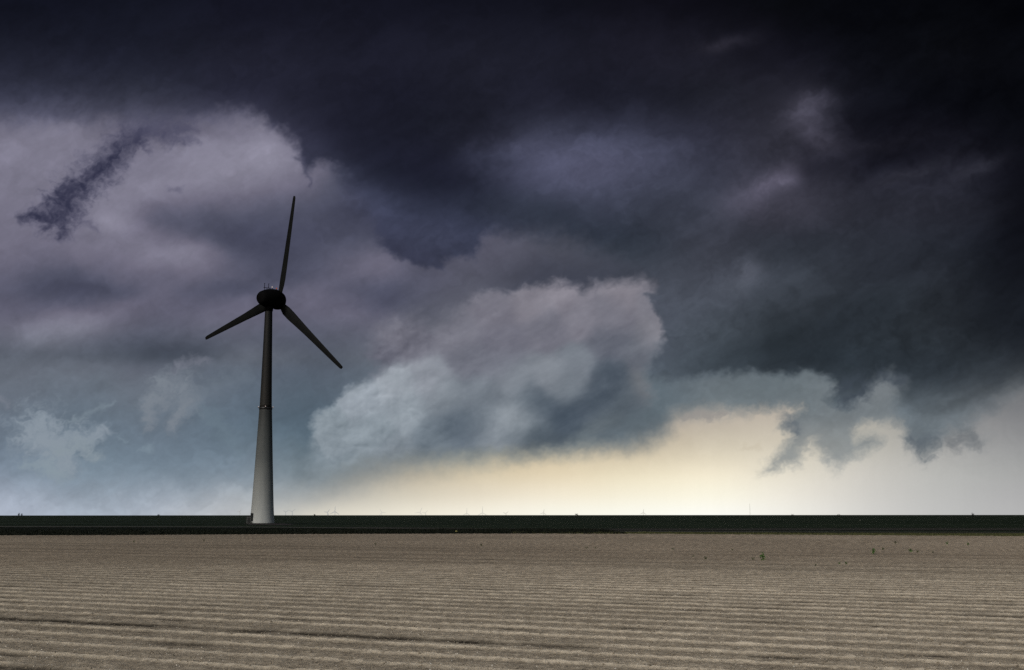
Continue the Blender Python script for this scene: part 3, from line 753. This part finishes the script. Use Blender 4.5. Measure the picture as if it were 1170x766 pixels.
weed(1023, 622.0, 3.5, 3.5, 'thin sprig close to the far verge above the bushy pair', WG, True, 10)
weed(959, 645.4, 3.5, 5, 'small green weed nearest the camera, left of a low pair', WG, seed=11)
weed(967, 645.4, 4.0, 6, 'small green weed nearest the camera, right of a low pair', WG, seed=12)
weed(932, 646.4, 2.0, 5, 'flat dull tuft left of the nearest low pair of weeds', WG, True, 13)
weed(806, 639.5, 4.5, 4.5, 'spindly dull weed left of the largest green weed', WG, True, 14)
weed(792, 636.5, 2.5, 5, 'flat dull weed left of the spindly one near the centre right', WG, True, 15)
weed(837, 629.5, 2.5, 4, 'tiny dull tuft above and left of the largest weed', WG, True, 16)
weed(769, 628.5, 2.5, 6, 'low grey green tuft lying mid field right of centre', WG, True, 17)
weed(680, 627.0, 2.5, 5, 'low dark tuft, right of the two side by side at mid field', WG, True, 18)
weed(670, 627.0, 2.2, 6, 'low dark tuft, left of the two side by side at mid field', WG, True, 19)
weed(550, 624.0, 3.0, 4, 'dark tuft below the yellow marker post', WG, True, 20)
weed(429, 623.0, 2.8, 4, 'lone dark tuft right of the big turbine near the far edge', WG, True, 21)
weed(233, 618.5, 2.5, 3, 'lone dark tuft left of the big turbine near the far edge', WG, True, 22)
weed(153, 619.5, 2.3, 3, 'leftmost dark tuft near the far field edge', WG, True, 23)

# grass along the far end of the field: stuff
def grass_band(name, xlo, xhi, n, near_off, far_off, hmin, hmax, m, seed, label):
    rs = np.random.RandomState(seed)
    X = rs.uniform(xlo, xhi, n); Y = np.interp(X, EDGE_X, EDGE_Y) + near_off + (far_off - near_off) * rs.rand(n) ** 1.6
    clump = .5 + .9 * fbm(X[None] / 2.2, Y[None] / 2.2, 3, seed)[0]
    H = (hmin + (hmax - hmin) * rs.rand(n)) * np.clip(clump + .35, .25, 1.5)
    th = rs.rand(n) * 6.28; w = .035 + .05 * rs.rand(n); lean = rs.normal(0, .16, (n, 2)) * H[:, None]
    V = np.zeros((n, 3, 3)); V[:, 0] = np.stack([X - w * np.cos(th), Y - w * np.sin(th), X * 0], -1)
    V[:, 1] = np.stack([X + w * np.cos(th), Y + w * np.sin(th), X * 0], -1); V[:, 2] = np.stack([X + lean[:, 0], Y + lean[:, 1], H], -1)
    me = mesh_np(name, V.reshape(-1, 3), np.arange(3 * n).reshape(-1, 3)); me.materials.append(m)
    o = bpy.data.objects.new(name, me); COL.objects.link(o); tag(o, label, 'grass', kind='stuff'); return o
grass_band('ditch_grass', -150, 14, 90000, -.6, 40, .08, .42, leaf_mat('ditch_leaf', (.0025, .0045, .002), (.009, .013, .006)), 11, 'near black rough grass along the far end of the field')
grass_band('verge_grass', 0, 150, 60000, -.6, 10, .05, .24, leaf_mat('verge_leaf', (.04, .046, .018), (.12, .125, .05)), 12, 'short olive verge grass beyond the bare soil on the right')

# ------------------------------------------------------------------ the big turbine
BASE = at(299.4, 598.3); TY = BASE.y
TOPX = at_north(306.9, 352, TY)
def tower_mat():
    t = NT('tower_shaded_paint')
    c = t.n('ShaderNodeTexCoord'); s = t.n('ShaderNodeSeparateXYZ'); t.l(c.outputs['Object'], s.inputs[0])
    # light fading up the tower, put into its colour: pale foot, near black top
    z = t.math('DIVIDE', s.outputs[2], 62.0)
    col = t.ramp(z, TOWER_SHADE)
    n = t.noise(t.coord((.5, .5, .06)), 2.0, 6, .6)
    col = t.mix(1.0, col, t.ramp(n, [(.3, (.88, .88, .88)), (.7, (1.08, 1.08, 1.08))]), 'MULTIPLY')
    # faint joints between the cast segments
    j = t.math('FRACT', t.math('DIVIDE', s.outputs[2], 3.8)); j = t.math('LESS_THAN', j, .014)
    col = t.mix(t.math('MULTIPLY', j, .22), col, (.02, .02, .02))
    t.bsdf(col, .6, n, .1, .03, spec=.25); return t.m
TOWER_SHADE = [(0, (.52, .545, .53)), (.08, (.37, .39, .38)), (.28, (.125, .137, .137)), (.50, (.042, .046, .046)), (.505, (.024, .023, .021)), (.75, (.014, .014, .014)), (1, (.008, .008, .009))]
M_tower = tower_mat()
M_blk = simple('nacelle_paint', (.0035, .0035, .004), .75, .2, 1.0, spec=.04)
def blade_mat():
    t = NT('blade_paint'); n = t.noise(t.coord((.3, .3, .3)), 1.0, 4)
    t.bsdf(t.ramp(n, [(.3, (.005, .0055, .006)), (.7, (.009, .010, .0095))]), .7, spec=.1); return t.m
M_blade = blade_mat()
M_steel = simple('dark_steel', (.05, .05, .052), .5, .3, 5.0, metallic=.6)
M_door = simple('door_paint', (.018, .02, .02), .6)
M_conc = simple('plinth_concrete', (.028, .027, .026), .9, .3, 1.0)
M_kiosk = simple('kiosk_paint', (.10, .105, .10), .7, .2, 2.0)
def lamp_mat(name, col, k):
    t = NT(name); e = t.n('ShaderNodeEmission'); e.inputs[0].default_value = (*col, 1); e.inputs[1].default_value = k
    t.l(e.outputs[0], t.out.inputs[0]); return t.m
M_white = lamp_mat('lamp_warm', (1, .82, .74), .45); M_red = lamp_mat('lamp_red', (1, .22, .10), .3)

turbine = empty('wind_turbine', BASE)
tag(turbine, 'big three bladed wind turbine with dark rotor and tapering grey tower standing beyond the field', 'wind turbine')
H_T = TOPX.z
def zof(py): return at_north(300, py, TY).z
def rof(hw): return hw * (BASE - Vector((0, 0, EYE))).length / F
prof_px = [(598.6, 13.35), (590, 12.75), (575, 11.85), (555, 10.9), (530, 9.75), (500, 8.45), (466, 6.95)]
lo = [(rof(w) , zof(y)) for y, w in prof_px]
up_px = [(466, 6.8), (440, 6.1), (400, 5.15), (370, 4.5), (352, 4.1)]
up = [(rof(w) * 1.0, zof(y)) for y, w in up_px]
def dense(pr, k=8):
    out = []
    for (r0, z0), (r1, z1) in zip(pr[:-1], pr[1:]):
        for i in range(k): out.append((r0 + (r1 - r0) * i / k, z0 + (z1 - z0) * i / k))
    return out + [pr[-1]]
lo[0] = (lo[0][0], 0.0)
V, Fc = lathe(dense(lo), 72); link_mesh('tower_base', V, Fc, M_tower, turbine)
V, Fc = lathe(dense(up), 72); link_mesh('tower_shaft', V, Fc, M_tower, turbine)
zr = zof(466); rr_ = rof(6.95)
V, Fc = lathe([(rr_ - .05, zr - .55), (rr_ + .10, zr - .5), (rr_ + .10, zr + .05), (rr_ + .05, zr + .1), (rr_ - .1, zr + .12)], 72)
ring = link_mesh('tower_collar', V, Fc, M_steel, turbine)
los = math.atan2(-TY, -BASE.x)                                   # bearing from turbine to camera (math angle)
for da in (0, 90, 180, 270):
    a = los + math.radians(da - 2 )
    bm = bmesh.new(); add_box(bm, Vector((math.cos(a) * (rr_ + .22), math.sin(a) * (rr_ + .22), zr + .05)), (.3, .26, .18), a, .02)
    br = from_bm('lamp_bracket', bm, M_steel, turbine)
    V, Fc = lathe([(.02, 0), (.11, .02), (.12, .12), (.10, .2), (.02, .22)], 12)
    V = [Vector(v) + Vector((math.cos(a) * (rr_ + .26), math.sin(a) * (rr_ + .26), zr + .14)) for v in V]
    link_mesh('warning_lamp', V, Fc, M_white, turbine)
# door on the camera's left with stair and landing
a = los - math.radians(58)
r0 = lo[0][0]
bm = bmesh.new(); add_box(bm, Vector((math.cos(a) * (r0 - .03), math.sin(a) * (r0 - .03), 1.75)), (.24, 1.0, 2.1), a, .03)
door = from_bm('door', bm, M_door, turbine)
bm = bmesh.new(); add_box(bm, Vector((math.cos(a) * (r0 + .12), math.sin(a) * (r0 + .12), 1.7)) + Vector((-math.sin(a), math.cos(a), 0)) * .36, (.06, .05, .16), a)
hd = from_bm('handle', bm, M_steel, door)
bm = bmesh.new()
for k in range(4):
    rad = r0 + .55 + .32 * k; add_box(bm, Vector((math.cos(a) * rad, math.sin(a) * rad, .68 - .17 * k)), (.34, 1.1, .06), a)
for s in (-1, 1):
    tdir = Vector((-math.sin(a), math.cos(a), 0)) * .58 * s
    for k in (0, 3):
        rad = r0 + .45 + .33 * k; p = Vector((math.cos(a) * rad, math.sin(a) * rad, 0)) + tdir
        tube(bm, p, p + Vector((0, 0, 1.75 - .17 * k)), .03, .03, 6)
    p0 = Vector((math.cos(a) * (r0 + .45), math.sin(a) * (r0 + .45), 1.75)) + tdir; p1 = Vector((math.cos(a) * (r0 + 1.44), math.sin(a) * (r0 + 1.44), 1.24)) + tdir
    tube(bm, p0, p1, .03, .03, 6)
from_bm('stair', bm, M_steel, turbine)
V, Fc = lathe([(r0 + 1.6, 0), (r0 + 1.55, .06), (r0 + .45, .10), (r0 - .2, .12)], 64)
link_mesh('plinth', V, Fc, M_conc, turbine)

# the rotor faces away from the camera, to the right, its shaft raised five degrees
ax_ang = los + math.radians(137.8); TILT = math.radians(5)
AXH = Vector((math.cos(ax_ang), math.sin(ax_ang), 0)); E1 = Vector((-AXH.y, AXH.x, 0))
AX = AXH * math.cos(TILT) + Vector((0, 0, math.sin(TILT)))
if E1.dot(Vector((1, 0, 0))) < 0: E1 = -E1
UP2 = AXH * -math.sin(TILT) + Vector((0, 0, math.cos(TILT)))
hubpos = at_north(318.02, 343.8, TY); HZ = at_north(318.02, 343.8, TY + 3.1).z + .1
off = (hubpos - at_north(306.9, 343.8, TY)).length / math.sin(math.radians(42.2))
hub_l = AXH * off + Vector((0, 0, HZ + 0.0))
NZ = HZ - off * math.sin(TILT)
def egg(prof, name, m, parent, n=40, sz=1.0, zc=0.0):
    """profile (radius, distance along the rotor axis)"""
    V, Fc = [], []
    for r, s in prof:
        for k in range(n):
            t = 2 * math.pi * k / n
            V.append(AX * s + E1 * (r * math.cos(t)) + Vector((0, 0, NZ + zc)) + UP2 * (r * sz * math.sin(t)))
    for i in range(len(prof) - 1):
        for k in range(n):
            k2 = (k + 1) % n; Fc.append((i * n + k, i * n + k2, (i + 1) * n + k2, (i + 1) * n + k))
    Fc.append(tuple(range(n - 1, -1, -1))); Fc.append(tuple((len(prof) - 1) * n + k for k in range(n)))
    o = link_mesh(name, V, Fc, m, parent); return o
nac = egg([(1.15, -3.6), (1.55, -3.42), (1.9, -2.9), (2.2, -2.0), (2.48, -1.0), (2.66, -.1), (2.74, .9), (2.74, 1.8), (2.68, 2.6)], 'nacelle', M_blk, turbine, zc=.35, sz=1.0)
spin = egg([(2.45, 2.72), (2.58, 3.1), (2.56, 3.9), (2.36, 4.4), (1.8, 4.75), (1.0, 4.95), (.3, 5.0)], 'hub', M_blk, turbine, zc=.0)
V, Fc = lathe([(rof(4.6), H_T - .9), (rof(4.9), H_T - .4), (rof(5.0), H_T + .8)], 48); link_mesh('yaw_bearing', V, Fc, M_blk, turbine)
RAD = 29.6
def airfoil(c, th, n=14):
    pts = []
    for k in range(2 * n):
        t = math.pi * k / n; x = .5 * (1 - math.cos(t)) if k <= n else .5 * (1 + math.cos(t - math.pi))
        y = 5 * th * (.2969 * math.sqrt(x) - .126 * x - .3516 * x * x + .2843 * x ** 3 - .1036 * x ** 4) * (1 if k < n else -.8)
        pts.append(((x - .32) * c, y * c))
    return pts
SEC = [(1.6, 1.5, .95, 0), (2.6, 1.75, .6, 20), (4.2, 2.35, .34, 17), (6.5, 2.4, .27, 13), (9.5, 2.15, .22, 9.5), (14, 1.8, .19, 6), (19, 1.55, .17, 3.5), (24, 1.3, .16, 2), (28, 1.08, .15, 1), (30.3, .92, .14, 0), (30.9, .6, .13, 0)]
for ang in (13.0, 133.0, 253.0):
    t = math.radians(ang); span = E1 * math.sin(t) + UP2 * math.cos(t); cho = E1 * math.cos(t) - UP2 * math.sin(t)
    V, Fc = [], []; n2 = 28
    for rr, c, th, tw in SEC:
        rr = rr * RAD / 30.9; w = -math.radians(tw + 5)
        for x, y in airfoil(c * 1.12, th):
            xx = x * math.cos(w) - y * math.sin(w); yy = x * math.sin(w) + y * math.cos(w)
            V.append(hub_l + span * rr + cho * (xx) + AX * yy)
    for i in range(len(SEC) - 1):
        for k in range(n2):
            k2 = (k + 1) % n2; Fc.append((i * n2 + k, i * n2 + k2, (i + 1) * n2 + k2, (i + 1) * n2 + k))
    Fc.append(tuple(range(n2 - 1, -1, -1))); Fc.append(tuple((len(SEC) - 1) * n2 + k for k in range(n2)))
    link_mesh('blade', V, Fc, M_blade, turbine)
# gear on the nacelle roof
zt = NZ + .25 + 2.3
bm = bmesh.new()
for s in (-2.0, -1.0, .2): tube(bm, AX * s + Vector((0, 0, zt - .6)), AX * s + Vector((0, 0, zt + .75)), .06, .06, 6)
tube(bm, AX * -2.3 + Vector((0, 0, zt + .7)), AX * .5 + Vector((0, 0, zt + .7)), .09, .09, 6)
from_bm('roof_rail', bm, M_blk, turbine)
for s in (-2.0, -.35):
    bm = bmesh.new(); p = AX * s + Vector((0, 0, zt + .7)); tube(bm, p, p + Vector((0, 0, 1.25)), .09, .06, 6)
    tube(bm, p + Vector((0, 0, 1.2)) - E1 * .22, p + Vector((0, 0, 1.2)) + E1 * .22, .05, .05, 6)
    from_bm('wind_sensor', bm, M_blk, turbine)
for s, m, nm in ((1.1, M_white, 'beacon'), (2.9, M_red, 'beacon')):
    V, Fc = lathe([(.03, 0), (.16, .03), (.17, .2), (.12, .3), (.03, .34)], 12)
    zz = NZ + .25 + 2.9 + (.35 if s < 2 else .1)
    p = AX * s + Vector((0, 0, zz)); V = [Vector(v) + p for v in V]
    b = link_mesh(nm, V, Fc, m, turbine)
    bm = bmesh.new(); tube(bm, p - Vector((0, 0, .5)), p, .08, .08, 6); from_bm('beacon_post', bm, M_blk, b)

# hard standing and kiosk
pts = [at(281, 599.0), at(286, 599.9), (at(330, 600.2)), at(336, 599.4), at(322, 598.0), at(300, 597.6)]
link_mesh('hardstand', [(p.x, p.y, .01) for p in pts], [tuple(range(len(pts)))], simple('hardstand_gravel', (.016, .014, .013), .95, .3, .5), None, False)['kind'] = 'structure'
kp = at(284.6, 598.6); ks = empty('electrical_kiosk', kp, .1); tag(ks, 'small grey electrical kiosk at the left foot of the big turbine tower', 'kiosk')
bm = bmesh.new(); add_box(bm, Vector((0, 0, .95)), (1.15, 1.5, 1.7), 0, .04); from_bm('cabinet', bm, M_kiosk, ks)
bm = bmesh.new(); add_box(bm, Vector((0, 0, 1.9)), (1.35, 1.7, .14), 0, .03); from_bm('roof', bm, M_steel, ks)
bm = bmesh.new(); add_box(bm, Vector((0, -.765, .95)), (.8, .05, 1.4), 0, .01); from_bm('door', bm, M_door, ks)

# ------------------------------------------------------------------ far turbines on the horizon
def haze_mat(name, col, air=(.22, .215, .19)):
    # haze of the far air put in as an even glow on the paint
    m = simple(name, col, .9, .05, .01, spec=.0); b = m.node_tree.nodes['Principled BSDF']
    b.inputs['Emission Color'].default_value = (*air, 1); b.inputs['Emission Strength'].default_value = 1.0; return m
M_far_east = haze_mat('far_turbine_haze', (.2, .2, .19), (.56, .54, .48)); M_far_west = haze_mat('far_turbine_haze_blue', (.2, .2, .2), (.33, .34, .34)); M_far = M_far_east
FY = 12000.0
def far_turbine(px, hub_py, rpx, ang, label, yaw=0.0):
    M_far = M_far_west if px < 400 else M_far_east
    hub = at_north(px, hub_py, FY); g = float(land_z(np.array([math.hypot(hub.x, FY)]))[0]); hh = hub.z - g; R = rpx * FY / F
    root = empty('distant_wind_turbine', (hub.x, FY, g), yaw); tag(root, label, 'wind turbine', 'far wind turbines along the horizon')
    V, Fc = lathe([(4.2, 0), (3.2, hh * .5), (2.4, hh)], 10); link_mesh('tower', V, Fc, M_far, root)
    bm = bmesh.new(); add_box(bm, Vector((0, 2, hh)), (6.5, 13, 6.5), 0, 1.2); from_bm('nacelle', bm, M_far, root)
    for k in range(3):
        t = math.radians(ang + 120 * k); s = Vector((math.sin(t), 0, math.cos(t))); c = Vector((math.cos(t), 0, -math.sin(t)))
        V = []; Fc = []
        for f_, w in ((.03, 2.2), (.2, 3.6), (.6, 2.8), (1, 1.5)):
            o = Vector((0, -6, hh)) + s * R * f_; V += [o - c * w, o + Vector((0, -1, 0)), o + c * w, o + Vector((0, 1, 0))]
        for i in range(3):
            for j in range(4): Fc.append((4 * i + j, 4 * i + (j + 1) % 4, 4 * i + 4 + (j + 1) % 4, 4 * i + 4 + j))
        Fc += [(3, 2, 1, 0), (12, 13, 14, 15)]
        link_mesh('blade', V, Fc, M_far, root)
for a in [(288 - 14, 584.5, 3.0, 40, 'faint wind turbine far off just left of the big tower'),
          (326.5, 585.0, 3.6, 60, 'faint far wind turbine nearest the right side of the big tower'),
          (334, 584.6, 4.6, 52, 'second far wind turbine to the right of the big tower'),
          (374.3, 585.4, 4.0, 38, 'far wind turbine, left one of a pair under the pale sky'),
          (382.7, 584.6, 6.0, 4, 'far wind turbine with a blade straight up, right one of a pair'),
          (436, 585.6, 5.0, 95, 'lone far wind turbine under the start of the cream sky'),
          (480, 585.4, 6.2, 22, 'tallest far wind turbine with a blade leaning right'),
          (486, 586.4, 4.0, 40, 'low far wind turbine right beside the tallest far one'),
          (533.3, 586.6, 6.0, 2, 'small far wind turbine, left of the two upright ones'),
          (551.3, 586.0, 7.0, 1, 'slim far wind turbine with its blade pointing straight up'),
          (578, 587.0, 3.6, 50, 'lowest far wind turbine, only its rotor above the land'),
          (621, 586.0, 4.0, 10, 'very faint far wind turbine below the brightest sky'),
          (735, 586.0, 4.0, 5, 'rightmost of the faint far wind turbines')]:
    far_turbine(*a)

# lattice mast
mp = at_north(857, 588.6, 5200); mz = float(land_z(np.array([5200.0]))[0]); mt = at_north(857, 575.5, 5200).z
mast = empty('radio_mast', (mp.x, 5200, mz)); tag(mast, 'thin grey lattice mast on the horizon under the bright right sky', 'mast')
bm = bmesh.new(); Hm = mt - mz; leg = [Vector((math.cos(k * 2.094) * .8, math.sin(k * 2.094) * .8, 0)) for k in range(3)]
for k in range(3): tube(bm, leg[k], leg[k] * .6 + Vector((0, 0, Hm)), .22, .16, 5)
for i in range(12):
    for k in range(3):
        f0, f1 = i / 12, (i + 1) / 12
        tube(bm, leg[k] * (1 - .4 * f0) + Vector((0, 0, Hm * f0)), leg[(k + 1) % 3] * (1 - .4 * f1) + Vector((0, 0, Hm * f1)), .08, .08, 4)
from_bm('lattice', bm, haze_mat('far_mast_haze', (.22, .21, .19)), mast)
bm = bmesh.new(); tube(bm, (0, 0, Hm), (0, 0, Hm + 5), .14, .08, 5); from_bm('antenna', bm, M_far, mast)

# ------------------------------------------------------------------ shrubs standing against the horizon
M_bush = leaf_mat('shrub_leaf', (.004, .007, .004), (.014, .02, .011)); M_bark = simple('shrub_bark', (.02, .018, .014), .9)
def shrub(px, Y, top_py, wpx, label, seed, group='lone shrubs on the skyline'):
    rs = random.Random(seed); x = (px - CX) / F * Y * 1.012; h = at_north(px, top_py, Y).z; w = wpx * Y / F * .5
    root = empty('shrub', (x, Y, 0)); tag(root, label, 'shrub', group)
    bm = bmesh.new(); tips = []
    tube(bm, (0, 0, -.1), (0, 0, h * .35), .05 * h * .6 + .02, .03 * h * .6 + .01, 6)
    for k in range(6):
        a = rs.uniform(0, 6.28); p = Vector((math.cos(a) * w * rs.uniform(.3, .8), math.sin(a) * w * rs.uniform(.3, .8), h * rs.uniform(.55, .9)))
        tube(bm, (0, 0, h * rs.uniform(.15, .33)), p, .018 * h, .006 * h, 5); tips.append(p)
    from_bm('trunk', bm, M_bark, root, True)
    V, Fc = [], []
    for k in range(520):
        p = Vector(rs.choice(tips)) + Vector((rs.gauss(0, w * .26), rs.gauss(0, w * .26), rs.gauss(0, h * .12)))
        p.z = max(p.z, h * .08); s = h * rs.uniform(.02, .05)
        u = Vector((rs.gauss(0, 1), rs.gauss(0, 1), rs.gauss(0, 1))).normalized(); v = u.orthogonal().normalized()
        b = len(V); V += [p - u * s, p - v * s * .5, p + u * s, p + v * s * .5]; Fc.append((b, b + 1, b + 2, b + 3))
    link_mesh('crown', V, Fc, M_bush, root, False)
for a in [(34.5, 900, 586.6, 2.2, 'left shrub of the close pair on the far left skyline', 31), (37.6, 905, 587.0, 2.2, 'right shrub of the close pair on the far left skyline', 32),
          (191, 1000, 587.6, 2.6, 'low shrub on the skyline left of the big turbine', 33), (365, 1000, 587.6, 2.4, 'low shrub on the skyline right of the big turbine', 34),
          (657, 950, 587.2, 3.6, 'wide low shrub on the skyline under the bright cream sky', 35), (898, 950, 587.9, 3.6, 'low shrub on the skyline right of the lattice mast', 36),
          (950, 950, 587.9, 4.0, 'flat shrub on the skyline below the torn grey cloud', 37), (1099.4, 620, 586.8, 3.4, 'tallest dark shrub standing on the right skyline', 38),
          (1163, 900, 588.0, 3.0, 'low shrub at the far right end of the skyline', 39)]:
    shrub(*a)
g = at(82.7, 602.6); shrub(82.7, g.y, 600.2, 4.5, 'dark low bush beside the farm track at the left', 40, 'bushes by the track')

# marker posts
def post(px, py, hpx, col, label):
    g = at(px, py); h = hpx * g.y / F
    root = empty('marker_post', g); tag(root, label, 'post', 'marker posts')
    V, Fc = lathe([(.10, 0), (.10, h * .8), (.095, h * .8 + .01)], 12); link_mesh('shaft', V, Fc, simple('post_wood', (.05, .045, .03), .9), root)
    V, Fc = lathe([(.13, h * .6), (.14, h * .62), (.14, h), (.09, h + .05)], 12); link_mesh('cap', V, Fc, simple('post_paint_' + label[:5], col, .6), root)
post(521.5, 609.6, 2.6, (.30, .28, .10), 'short pale yellow marker post in the dark grass near the picture centre')
post(983, 596.4, 1.8, (.16, .17, .14), 'small pale grey marker post in the dark crop at the right')
post(1104.5, 593.0, 1.6, (.12, .12, .10), 'small dull marker post below the tallest shrub at the right')

# ------------------------------------------------------------------ render settings
scene.view_settings.view_transform = 'Standard'; scene.view_settings.look = 'None'
scene.view_settings.exposure = 0; scene.view_settings.gamma = 1
scene.render.engine = 'CYCLES'
scene.cycles.use_denoising = False
scene.cycles.denoiser = 'OPENIMAGEDENOISE'; scene.cycles.denoising_input_passes = 'RGB_ALBEDO_NORMAL'
scene.cycles.sample_clamp_indirect = 2.0
scene.cycles.max_bounces = 4; scene.cycles.diffuse_bounces = 2
